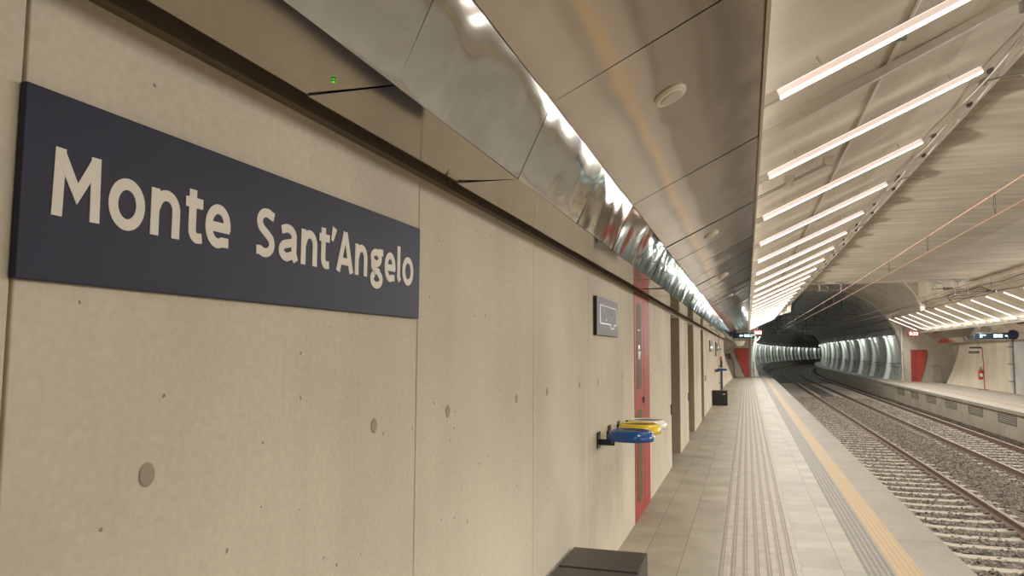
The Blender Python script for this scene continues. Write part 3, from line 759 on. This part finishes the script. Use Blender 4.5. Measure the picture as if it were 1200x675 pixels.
# ---- conduits and trunking on the near haunch
def haz(x): return 2.99+.462*x
t = thing('surface_conduit', (.87, -6, haz(.87)), 'pale thin conduit running along the near ceiling haunch', 'conduit')
m = MB().tube([(.87, -6, haz(.87)-.014), (.87, 48, haz(.87)-.014)], .012, 8); m.build('pipe', 'cable', t, org=(.87, -6, haz(.87)))
for k in range(24): MB().box((.845, .7+1.9*k, haz(.87)-.03), (.895, .73+1.9*k, haz(.87)-.0)).build('clip', 'galv', t, org=(.87, -6, haz(.87)))
for q, (x, lb) in enumerate(((1.90, 'looping pale cable along the ceiling edge above the light bars'), (2.03, 'second pale cable nearest the edge of the flat ceiling'))):
    t = thing('ceiling_cable', (x, -6, haz(x)), lb, 'cable')
    pts = [(x, y_, haz(x)-.02-.035*abs(math.sin(math.pi*(y_+q*.8)/1.875))) for y_ in srange(-6, 48, .23)]
    MB().tube(pts, .008, 6).build('cable_run', 'cable', t, org=(x, -6, haz(x)))
    for k in range(24): MB().box((x-.02, -.9+1.875*k-q*.8, haz(x)-.035), (x+.02, -.86+1.875*k-q*.8, haz(x)+.005)).build('cable_clamp', 'cable_dark', t, org=(x, -6, haz(x)))
for k, yb in enumerate((4.93,)):
    t = thing('trunking_bar', (.09, yb, 2.92), 'grey empty trunking bar slanting between the two nearest light bars', 'trunking')
    d = Vector((1.52, 0, .745))
    m = MB(); yv = .022
    vs = []
    for s_ in (-.06, 1.0):
        for ww, hh in ((-yv, .02), (yv, .02), (yv, .075), (-yv, .075)): vs.append((d.x*s_, ww, d.z*s_+hh))
    m.add(vs, [(0, 1, 2, 3), (7, 6, 5, 4), (0, 4, 5, 1), (1, 5, 6, 2), (2, 6, 7, 3), (3, 7, 4, 0)]); m.build('bar', 'mount', t)
    MB().box((1.50, -.03, .70), (1.58, .03, .79)).build('end_bracket', 'galv', t)
yr = 6.75
t = thing('cable_bracket', (.1, yr, 2.96), 'short pair of thin rods with small clamps on the near haunch', 'bracket')
m = MB()
for dy in (-.04, .04): m.tube([(.0, dy, -.02), (.62, dy, .27)], .005, 6)
m.build('rods', 'galv', t)
for s_ in (.28, .6): MB().box((s_-.04, -.07, .46*s_-.03), (s_+.04, .07, .46*s_+.03)).build('clamp', 'mount', t)
for k, yb in enumerate((6.9, 10.6, 14.4, 18.1, 21.9, 25.6)):
    t = thing('ceiling_hook', (2.08, yb, 3.93), 'thin bent steel hook at the edge of the flat ceiling, %s from the camera' % ORD[k], 'hook', 'bent hooks along the ceiling edge')
    MB().tube([(-.16, 0, -.07), (.05, .02, -.03), (.14, .05, -.02), (.18, .05, -.05), (.185, .05, -.09)], .007, 6).build('hook_rod', 'galv', t)
    MB().box((-.18, -.03, -.10), (-.13, .03, -.05)).build('hook_base', 'galv', t)
# far side conduits
for x, lb in ((7.72, 'dark cable along the far edge of the flat ceiling'), (8.15, 'thin dark conduit along the far ceiling haunch above the lights')):
    t = thing('ceiling_cable', (x, 10, haz(9.75-x)), lb, 'cable')
    MB().tube([(x, y_, haz(9.75-x)-.03-.02*math.sin(y_*1.7)) for y_ in srange(10, 48, .5)], .012, 6).build('cable_run', 'cable_dark', t, org=(x, 10, haz(9.75-x)))

# ---- overhead wires
def wire(X, Zc, Zm, lab):
    for Z, nm, r_, lb in ((Zc, 'contact_wire', .0085, 'thin copper contact wire over the %s track' % lab), (Zm, 'catenary_wire', .012, 'thicker copper support wire above the %s contact wire' % lab)):
        t = thing(nm, (X, 2, Z), lb, 'wire')
        pts = [P(X, s, Z if s < 30 else Z+.004*(s-30)) for s in srange(2, 75, 2)+srange(78, 190, 4)]
        MB().tube(pts, r_, 6).build('wire_run', 'copper', t, org=(X, 2, Z))
        if nm == 'catenary_wire':
            m = MB()
            for k in range(9):
                y_ = 3.6+3.95*k
                m.tube([(X-.006, y_, Zm), (X-.014, y_+.01, (Zc+Zm)/2), (X, y_, Zc)], .004, 5); m.tube([(X+.006, y_, Zm), (X+.014, y_+.01, (Zc+Zm)/2), (X, y_, Zc)], .004, 5)
            m.build('dropper', 'cable_dark', t, org=(X, 2, Z))
wire(3.28, 3.48, 3.78, 'near'); wire(6.48, 3.42, 3.70, 'far')
def support(x0, x1, y_, lb):
    t = thing('catenary_support', ((x0+x1)/2, y_, 4.1), lb, 'bracket'); og = ((x0+x1)/2, y_, 4.1)
    for x in (x0+.03, x1-.16):
        MB().box((x-.19, y_-.09, 4.06), (x+.19, y_+.09, 4.10)).prism([(x-.09, 4.06), (x+.09, 4.06), (x+.03, 3.99), (x-.03, 3.99)], y_-.03, y_+.03).build('base_plate', 'galv', t, org=og)
        MB().tube([(x, y_, 4.0), (x, y_, 3.80)], .022, 8).build('post', 'galv', t, org=og)
    MB().tube([(x0-.05, y_, 3.79), (x1, y_, 3.79)], .020, 8).build('cross_tube', 'galv', t, org=og)
    m = MB(); xm = (x0+x1)/2
    for k in range(6): m.tube([(xm-.15+.05*k, y_, 3.79), (xm-.13+.05*k, y_, 3.79)], .055, 10)
    m.build('insulator', 'cable_dark', t, org=og)
    MB().tube([(x0+.1, y_, 4.0), (x0+.28, y_, 3.96), (x0+.33, y_, 3.80)], .014, 6).build('brace', 'galv', t, org=og)
support(6.15, 7.05, 28.4, 'dark double ceiling bracket with insulators above the far track')
support(2.50, 3.40, 28.4, 'dark double ceiling bracket above the near track at the end of the flat ceiling')
t = thing('cable_bundle', (7.0, 29.0, 3.8), 'tangle of dark cables hanging at the far end of the flat ceiling', 'cable')
m = MB()
for k in range(5):
    z0 = 3.80-.07*k
    m.tube([(6.5+.1*k, 29.0, z0-.18), (6.75, 29.05, z0-.08), (7.0, 29.1, z0+.03*math.sin(k)), (7.3, 29.0, z0-.02), (7.55, 28.6, z0+.10), (7.9, 28.0, 3.60+.02*k)], .013, 6)
m.build('cables', 'cable_dark', t, org=(7.0, 29.0, 3.8))
for x in (6.95, 7.35): MB().tube([(x, 29.0, 4.12), (x, 29.05, 3.6)], .014, 6).build('hanger_rod', 'galv', t, org=(7.0, 29.0, 3.8))

# ---- vents in the far fascia
def vent_proto():
    t = thing('fascia_vent', (7.9, 0, -.65), 'x', 'vent', 'louvred vents in the far platform fascia')
    MB().box((-.012, 0, 0), (.02, .05, .37)).box((-.012, 1.75, 0), (.02, 1.80, .37)).box((-.012, 0, .335), (.02, 1.8, .37)).box((-.012, 0, 0), (.02, 1.8, .03)).build('frame', 'galv', t)
    m = MB()
    for k in range(5):
        z = .045+.060*k; m.prism([(-.006, z), (.03, z+.010), (.03, z+.030), (-.006, z+.026)], .05, 1.75)
    m.build('louvres', 'grey_pl', t)
    MB().box((.10, .0, .0), (.12, 1.8, .36)).build('backing', 'black', t)
    return t
vp = vent_proto()
for k, v in enumerate(vents):
    o = vp if k == 0 else copy_tree(vp)
    o.location.y = v
    o['label'] = 'louvred grey vent below the far platform edge, outside the frame on the right' if k < 2 else 'louvred grey vent below the far platform edge, %s from the right' % ORD[k-2]

# ---- sleepers
def sleeper_proto(cx, lb, gp, clips):
    t = thing('sleeper', (cx, 0, -1.12), lb, 'sleeper', gp)
    m = MB(); ys = .12
    prof = [(-1.22, -.02), (-.85, .004), (-.62, .004), (-.40, -.018), (.40, -.018), (.62, .004), (.85, .004), (1.22, -.02)]
    rings = [[(x, -ys, -.13), (x, -ys*.85, z), (x, ys*.85, z), (x, ys, -.13)] for x, z in prof]
    m.loft(rings, closed=True); m.add(rings[0], [(0, 1, 2, 3)]); m.add(rings[-1], [(3, 2, 1, 0)])
    m.build('sleeper_block', 'sleeper', t)
    if clips:
        for x in (-.90, -.675, .60, .825): MB().box((x, -.05, .0), (x+.075, .05, .028)).build('rail_clip', 'rust', t)
    return t
for cx, lb, gp in ((3.19, 'pale concrete sleeper under the track beside the near platform', 'sleepers of the near track'), (6.445, 'pale concrete sleeper under the track beside the far platform', 'sleepers of the far track')):
    pr = sleeper_proto(cx, lb, gp, True); pf = sleeper_proto(cx, lb, gp, False)
    for k in range(104):
        o = pr if k == 0 else pf if k == 30 else copy_tree(pr if k < 30 else pf)
        o.location.y = 8.06+.6*k
# ---- loose stones
def stones(n, x0, x1, y0, y1, size):
    X = rng.uniform(x0, x1, n); Y = y0+(y1-y0)*rng.power(1.0, n); keep = np.ones(n, bool)
    ph = np.abs(((Y-8.06+.3) % .6)-.3)
    for c in (3.19, 6.445):
        on = (np.abs(X-c) < 1.22) & (ph < .115); keep &= ~(on & (rng.random(n) > .10))
    for a in (2.44, 3.94, 5.72, 7.17): keep &= np.abs(X-a) > .09
    X, Y = X[keep], Y[keep]; n = len(X)
    Z = np.array([bedz(x) for x in X])+rng.uniform(-.005, .02, n)
    base = np.array([(1, 0, 0), (-1, 0, 0), (0, 1, 0), (0, -1, 0), (0, 0, 1), (0, 0, -1)], float)
    fc = np.array([(0, 2, 4), (2, 1, 4), (1, 3, 4), (3, 0, 4), (2, 0, 5), (1, 2, 5), (3, 1, 5), (0, 3, 5)])
    V = base[None]*rng.uniform(.6, 1.2, (n, 6, 1))*size+rng.normal(0, size*.22, (n, 6, 3)); V[:, :, 2] *= .75
    a = rng.uniform(0, 6.28, n); c, s = np.cos(a)[:, None], np.sin(a)[:, None]
    x = V[:, :, 0]*c-V[:, :, 1]*s; y = V[:, :, 0]*s+V[:, :, 1]*c
    V = np.stack([x+X[:, None], y+Y[:, None], V[:, :, 2]+Z[:, None]], -1).reshape(-1, 3)
    F = (fc[None]+6*np.arange(n)[:, None, None]).reshape(-1, 3)
    me = bpy.data.meshes.new('ballast_stones'); me.vertices.add(len(V)); me.vertices.foreach_set('co', V.ravel())
    me.loops.add(F.size); me.loops.foreach_set('vertex_index', F.ravel().astype(np.int32)); me.polygons.add(len(F))
    me.polygons.foreach_set('loop_start', (np.arange(len(F))*3).astype(np.int32)); me.update(calc_edges=True); me.validate()
    me.materials.append(M['stones']); o = bpy.data.objects.new('ballast_stones', me); COL.objects.link(o); return o
so = stones(88000, 1.5, 7.88, 8, 49, .031)
tag(so, 'loose grey brown ballast stones scattered between sleepers and rails', 'ballast', kind='stuff')

# ---- end of the near platform
def vpipe(x, y_, z0, z1, r_, mt, lb, nm='vertical_pipe'):
    t = thing(nm, (x, y_, z0), lb, 'pipe')
    MB().tube([(x, y_, z0), (x, y_, z1)], r_, 10).build('pipe', mt, t, org=(x, y_, z0))
    m = MB()
    for q in (.2, .5, .8): m.box((x-r_*1.6, y_-r_*1.2, z0+(z1-z0)*q), (x+r_*1.6, y_+r_*1.6, z0+(z1-z0)*q+.04))
    m.build('pipe_clip', 'galv', t, org=(x, y_, z0))
vpipe(.28, YE-.10, 0, 2.5, .05, 'cable', 'pale vertical pipe at the left corner of the tunnel mouth')
vpipe(9.03, YE-.10, -.13, 3.2, .055, 'cable', 'tall pale vertical pipe at the right corner of the tunnel mouth')
vpipe(11.02, 37.4, -.13, 2.36, .09, 'wall_white', 'pale column at the near corner of the curved far wall')
vpipe(-.955, 28.9, 0, 2.1, .04, 'white_pl', 'white vertical pipe on the near platform wall')
vpipe(-1.25, YE-.12, 0, 1.5, .05, 'galv', 'grey pipe below the box on the end wall')
def red_end(pts, strip, lb, k):
    o = bpy.data.objects.new('door_%d' % k, None); COL.objects.link(o); o['kind'] = 'structure'; o['label'] = lb
    og = (pts[0][0], YE-.1, 0); o.location = og
    MB().prism(pts, YE-.10, YE-.02).build('door_leaf', 'red', o, org=og)
    MB().box((strip[0], YE-.12, strip[2]), (strip[1], YE-.01, strip[3])).build('door_jamb', 'red_dark', o, org=og)
    x = pts[1][0]
    MB().box((min(p[0] for p in pts), YE-.115, strip[3]-.06), (max(p[0] for p in pts), YE-.10, strip[3])).build('door_head', 'red_dark', o, org=og)
red_end([(-.73, 1.84), (-.06, 1.84), (-.06, .0), (-.10, .0), (-.20, .25), (-.34, .6), (-.48, .95), (-.58, 1.2), (-.66, 1.5)], (-.06, .16, 0, 1.84), 'red door with a slanted edge on the near end wall', 6)
red_end([(9.82, 1.79), (10.38, 1.79), (10.36, 1.4), (10.28, 1.0), (10.14, .5), (9.98, -.05), (9.94, -.13), (9.82, -.13)], (9.50, 9.82, -.13, 1.79), 'red door with a slanted edge on the far end wall', 7)
t = thing('camera_box', (-.85, YE-.3, 1.25), 'grey equipment box with cables on the near end wall', 'box')
MB().box((-.15, -.05, -.08), (.13, .25, .28)).build('box_body', 'galv', t, bevel=.02)
MB().tube([(-.15, .1, .1), (-.35, .1, .2), (-.5, .15, .15), (-.1, .1, -.1), (.05, .15, -.4), (.08, .2, -1.2)], .025, 6).build('box_cable', 'cable_dark', t)
MB().tube([(-.45, .15, .3), (.35, .15, .95)], .015, 6).build('box_stay', 'cable_dark', t)
# exit lamp under the near sign
t = thing('wedge_lamp', (-.35, 44.0, 2.1), 'cream wedge shaped fitting under the near direction sign', 'lamp')
MB().prism([(-.32, .12), (.30, .12), (.16, -.16), (-.16, -.16)], -.1, .1).build('lamp_body', 'white_pl', t, bevel=.01)
MB().box((-.02, -.02, .10), (.02, .02, .33)).build('lamp_stem', 'galv', t)

# ---- blue panel stand near far bins
t = thing('help_point', (-.90, 28.2, 0), 'slim dark blue column with a red button by the wall', 'column')
MB().box((-.03, -.04, 0), (.045, .04, 1.28)).build('column_body', 'navy', t, bevel=.008)
MB().box((.045, -.045, 0), (.06, .045, 1.25)).build('column_edge', 'grey_pl', t)
MB().tube([(.0, -.045, 1.38), (.0, -.01, 1.38)], .035, 12).box((-.03, -.02, 1.26), (.03, .02, 1.42)).build('call_button', 'red', t)
MB().box((-.08, -.1, 0), (.16, .1, .05)).build('column_foot', 'galv', t)

# ---- LED direction signs and clocks
def txt(body, h, mt, parent, loc, nm, bold=.0):
    c = bpy.data.curves.new(nm, 'FONT'); c.body = body; c.size = h; c.extrude = .004; c.offset = bold; c.align_x = 'LEFT'
    tmp = bpy.data.objects.new('tmp_text', c); me = bpy.data.meshes.new_from_object(tmp); me.name = nm
    bpy.data.objects.remove(tmp); bpy.data.curves.remove(c)
    me.transform(Matrix.Rotation(R_(90), 4, 'X')); me.materials.clear(); me.materials.append(M[mt])
    o = bpy.data.objects.new(nm, me); COL.objects.link(o); o.parent = parent; o.location = loc; return o
def arrow(s):
    m = MB(); m.prism([(-.10*s, 0), (.0, .07), (.0, .028), (.0+.0*s, .028), (.09*s, .028), (.09*s, -.028), (.0, -.028), (.0, -.07)], -.006, .0); return m
def dirsign(x0, x1, y_, z0, z1, sgn, lb):
    t = thing('direction_sign', ((x0+x1)/2, y_, z1), lb, 'sign'); og = ((x0+x1)/2, y_, z1)
    MB().box((x0, y_, z0), (x1, y_+.12, z1)).build('sign_case', 'led_panel', t, org=og, bevel=.015)
    for x in (x0+.2, x1-.2): MB().tube([(x, y_+.06, z1), (x, y_+.06, z1+.35)], .015, 8).build('hanger', 'galv', t, org=og)
    zc = (z0+z1)/2-z1; W = x1-x0
    if sgn < 0:
        a = arrow(1).build('arrow', 'led_white', t); a.location = (-W*.10, -.001, zc)
        m = MB()
        for q in range(2):
            xx = W*(.04+.13*q)
            m.box((xx, -.006, zc-.06), (xx+.11*W, 0, zc+.06))
        m.build('pictogram', 'led_white', t)
        m = MB()
        for q in range(2):
            xx = W*(.04+.13*q)
            m.box((xx+.02, -.010, zc-.04), (xx+.03*W, -.007, zc+.03)); m.box((xx+.065*W, -.010, zc-.02), (xx+.085*W, -.007, zc+.04))
        m.build('pictogram_figure', 'led_panel', t)
        txt('Uscita', .085, 'led_white', t, (W*.31, -.003, zc+.005), 'sign_text', .002); txt('Exit', .06, 'led_white', t, (W*.31, -.003, zc-.06), 'sign_text', .002)
    else:
        a = arrow(-1).build('arrow', 'led_white', t); a.location = (W*.40, -.001, zc)
        m = MB()
        for q in range(2):
            xx = W*(.02+.13*q)
            m.box((xx, -.006, zc-.06), (xx+.11*W, 0, zc+.06))
        m.build('pictogram', 'led_white', t)
        m = MB()
        for q in range(2):
            xx = W*(.02+.13*q)
            m.box((xx+.02, -.010, zc-.04), (xx+.03*W, -.007, zc+.03)); m.box((xx+.065*W, -.010, zc-.02), (xx+.085*W, -.007, zc+.04))
        m.build('pictogram_figure', 'led_panel', t)
        txt('Uscita', .085, 'led_white', t, (-W*.36, -.003, zc+.005), 'sign_text', .002); txt('Exit', .06, 'led_white', t, (-W*.36, -.003, zc-.06), 'sign_text', .002)
        MB().tube([(x1+.05, y_-.03, (z0+z1)/2+.04), (x1+.05, y_+.14, (z0+z1)/2+.04)], .19, 24).build('sign_drum', 'led_panel', t, org=og)
    return t
dirsign(-.62, .36, 36, 2.235, 2.47, -1, 'dark illuminated direction sign with left arrow under the near canopy')
dirsign(8.50, 9.75, 33, 2.16, 2.40, 1, 'dark illuminated direction sign with right arrow under the far canopy')
def clock(x, y_, z, w_, h_, lb):
    t = thing('platform_clock', (x, y_, z), lb, 'clock')
    cc = MB().box((-w_/2, 0, -h_/2), (w_/2, .12, h_/2)).build('clock_case', 'led_red', t, bevel=.03)
    txt('9:33', h_*.75, 'led_digit', cc, (-w_*.36, -.006, -h_*.26), 'clock_digits', .006)
    MB().tube([(0, .06, h_/2), (0, .06, h_/2+.3)], .015, 8).build('hanger', 'galv', t)
clock(.50, 36.3, 2.50, .38, .25, 'red glowing digital clock beside the near direction sign')
clock(8.86, 46, 2.67, .52, .34, 'red glowing digital clock reading 9:33 near the far tunnel mouth')

# ---- extinguisher and its stand on the far platform
EY = 40.6; EX = 10.72
t = thing('extinguisher_stand', (EX, EY, -.13), 'thin red stand pole with small dark sign boards on the far platform', 'stand')
MB().tube([(.06, 0, 0), (.06, 0, 1.2), (.03, 0, 1.9), (0, 0, 2.0)], .022, 8).build('pole', 'red', t)
MB().tube([(0, 0, 0), (0, 0, .02)], .22, 20).build('base', 'red_dark', t)
MB().box((-.50, -.02, 1.96), (.02, .01, 2.04)).box((-.54, -.02, 1.72), (-.10, .01, 1.84)).build('sign_board', 'plate', t)
MB().box((-.48, -.024, 1.77), (-.16, -.02, 1.79)).build('sign_print', 'grey_pl', t)
t = thing('fire_extinguisher', (EX-.10, EY-.06, .35), 'red fire extinguisher hanging on the thin red stand', 'fire extinguisher')
cy_ = MB().tube([(0, 0, 0), (0, 0, .03), (0, 0, .40), (0, 0, .46), (0, 0, .50)], [.07, .10, .10, .07, .03], 16).build('cylinder', 'red', t, smooth=True)
MB().box((-.06, -.104, .14), (.06, -.09, .30)).build('label', 'sign_white', cy_)
MB().tube([(0, 0, .50), (0, 0, .58), (.06, 0, .62)], .016, 8).build('valve', 'black', t)
MB().tube([(.0, 0, .55), (.11, 0, .48), (.125, 0, .15)], .012, 8).build('hose', 'black', t)
# handrail on the far recess stair
t = thing('stair_handrail', (10.5, 49.4, -.13), 'grey tubular handrail beside the far red door', 'handrail')
MB().tube([(-.1, 0, .95), (.35, 0, .98), (.42, 0, .9), (.44, 0, 0)], .025, 8).tube([(.1, .2, .95), (.12, .2, 0)], .022, 8).tube([(-.05, 0, .7), (.3, 0, .7)], .018, 8).build('rail_tube', 'galv', t)
MB().tube([(.44, 0, 0), (.44, 0, .02)], .06, 10).build('rail_foot', 'galv', t)

# ---- tunnel handrails and lamps
for sd, lb in ((-1, 'dark handrail along the left tunnel walkway'), (1, 'dark handrail along the right tunnel walkway')):
    X = XC+sd*(RT-.14); t = thing('tunnel_handrail', (X, 52, -.1), lb, 'handrail')
    MB().tube([P(X, s, .92) for s in srange(51, 75, 2)+srange(77, 235, 2)], .025, 6).build('rail_tube', 'cable_dark', t, org=(X, 52, -.1))
    for k in range(26):
        s = 52.5+6*k; MB().tube([P(X-sd*.02, s, -.12), P(X-sd*.02, s, .92)], .018, 5).build('post', 'cable_dark', t, org=(X, 52, -.1))
lamp_mesh = None
def tunnel_lamps(side, s0, n, lbl):
    for k in range(n):
        s = s0+6.0*k; z = 2.62; dx = math.sqrt((RT-.11)**2-(z-ZT)**2)-.24
        a = 0 if s < YC else (s-YC)/RC
        t = thing('tunnel_lamp', P(XC+side*dx, s, z), 'small wall lamp in the tunnel, %s on the %s wall' % (ORD[k], lbl), 'lamp', 'lamps on the %s tunnel wall' % lbl)
        t.rotation_euler.z = -a
        MB().box((-.06, -.35, .0), (.06, .35, .05)).box((side*.05, -.03, .0), (side*.26, .03, .04)).build('lamp_body', 'galv', t)
        MB().box((-.05, -.33, -.02), (.05, .33, .0)).build('lamp_diffuser', 'lamp', t)
        ld = bpy.data.lights.new('lamp_light', 'POINT'); ld.energy = TUNNEL_LAMP_W*(1.0 if k % 2 == 0 else .35); ld.color = (.93, 1.0, .92)
        ld.shadow_soft_size = 0
        lo_ = bpy.data.objects.new('lamp_light', ld); COL.objects.link(lo_); lo_.parent = t; lo_.location = (-.02*side, 0, -.05)
tunnel_lamps(1, 53.0, 20, 'right')
tunnel_lamps(-1, 53.0, 36, 'left')
# brackets and cables hanging from the tunnel crown
for k, s in enumerate((56, 66, 78, 92, 108)):
    for x in (3.2, 6.4):
        t = thing('tunnel_cantilever', P(x, s, 4.3), 'dark overhead line cantilever in the tunnel over the %s track, %s along' % ('near' if x < 5 else 'far', ORD[k]), 'bracket', 'overhead line cantilevers in the tunnel')
        MB().tube([(0, 0, 1.1), (0, 0, -.4)], .04, 6).build('mast', 'cable_dark', t)
        MB().tube([(-1.1, 0, -.05), (1.0, 0, -.05)], .025, 6).tube([(-.8, 0, -.45), (.9, 0, -.40)], .025, 6).tube([(-1.0, 0, -.05), (0, 0, .35)], .018, 6).build('arm', 'cable_dark', t)
        MB().tube([(-.5, 0, -.05), (-.3, 0, -.05)], .07, 8).build('insulator', 'cable_dark', t)
for z, sd in ((3.6, 1), (3.1, 1), (3.4, -1)):
    dx = math.sqrt((RT-.1)**2-(z-ZT)**2)
    t = thing('tunnel_cable', P(XC+sd*dx, 51, z), {(3.6, 1): 'upper dark cable along the right tunnel wall', (3.1, 1): 'lower dark cable along the right tunnel wall', (3.4, -1): 'dark cable along the left tunnel wall'}[(z, sd)], 'cable')
    MB().tube([P(XC+sd*dx, s, z) for s in srange(51, 75, 3)+srange(78, 230, 4)], .045, 6).build('cable_run', 'cable_dark', t, org=P(XC+sd*dx, 51, z))
bpy.context.view_layer.update()
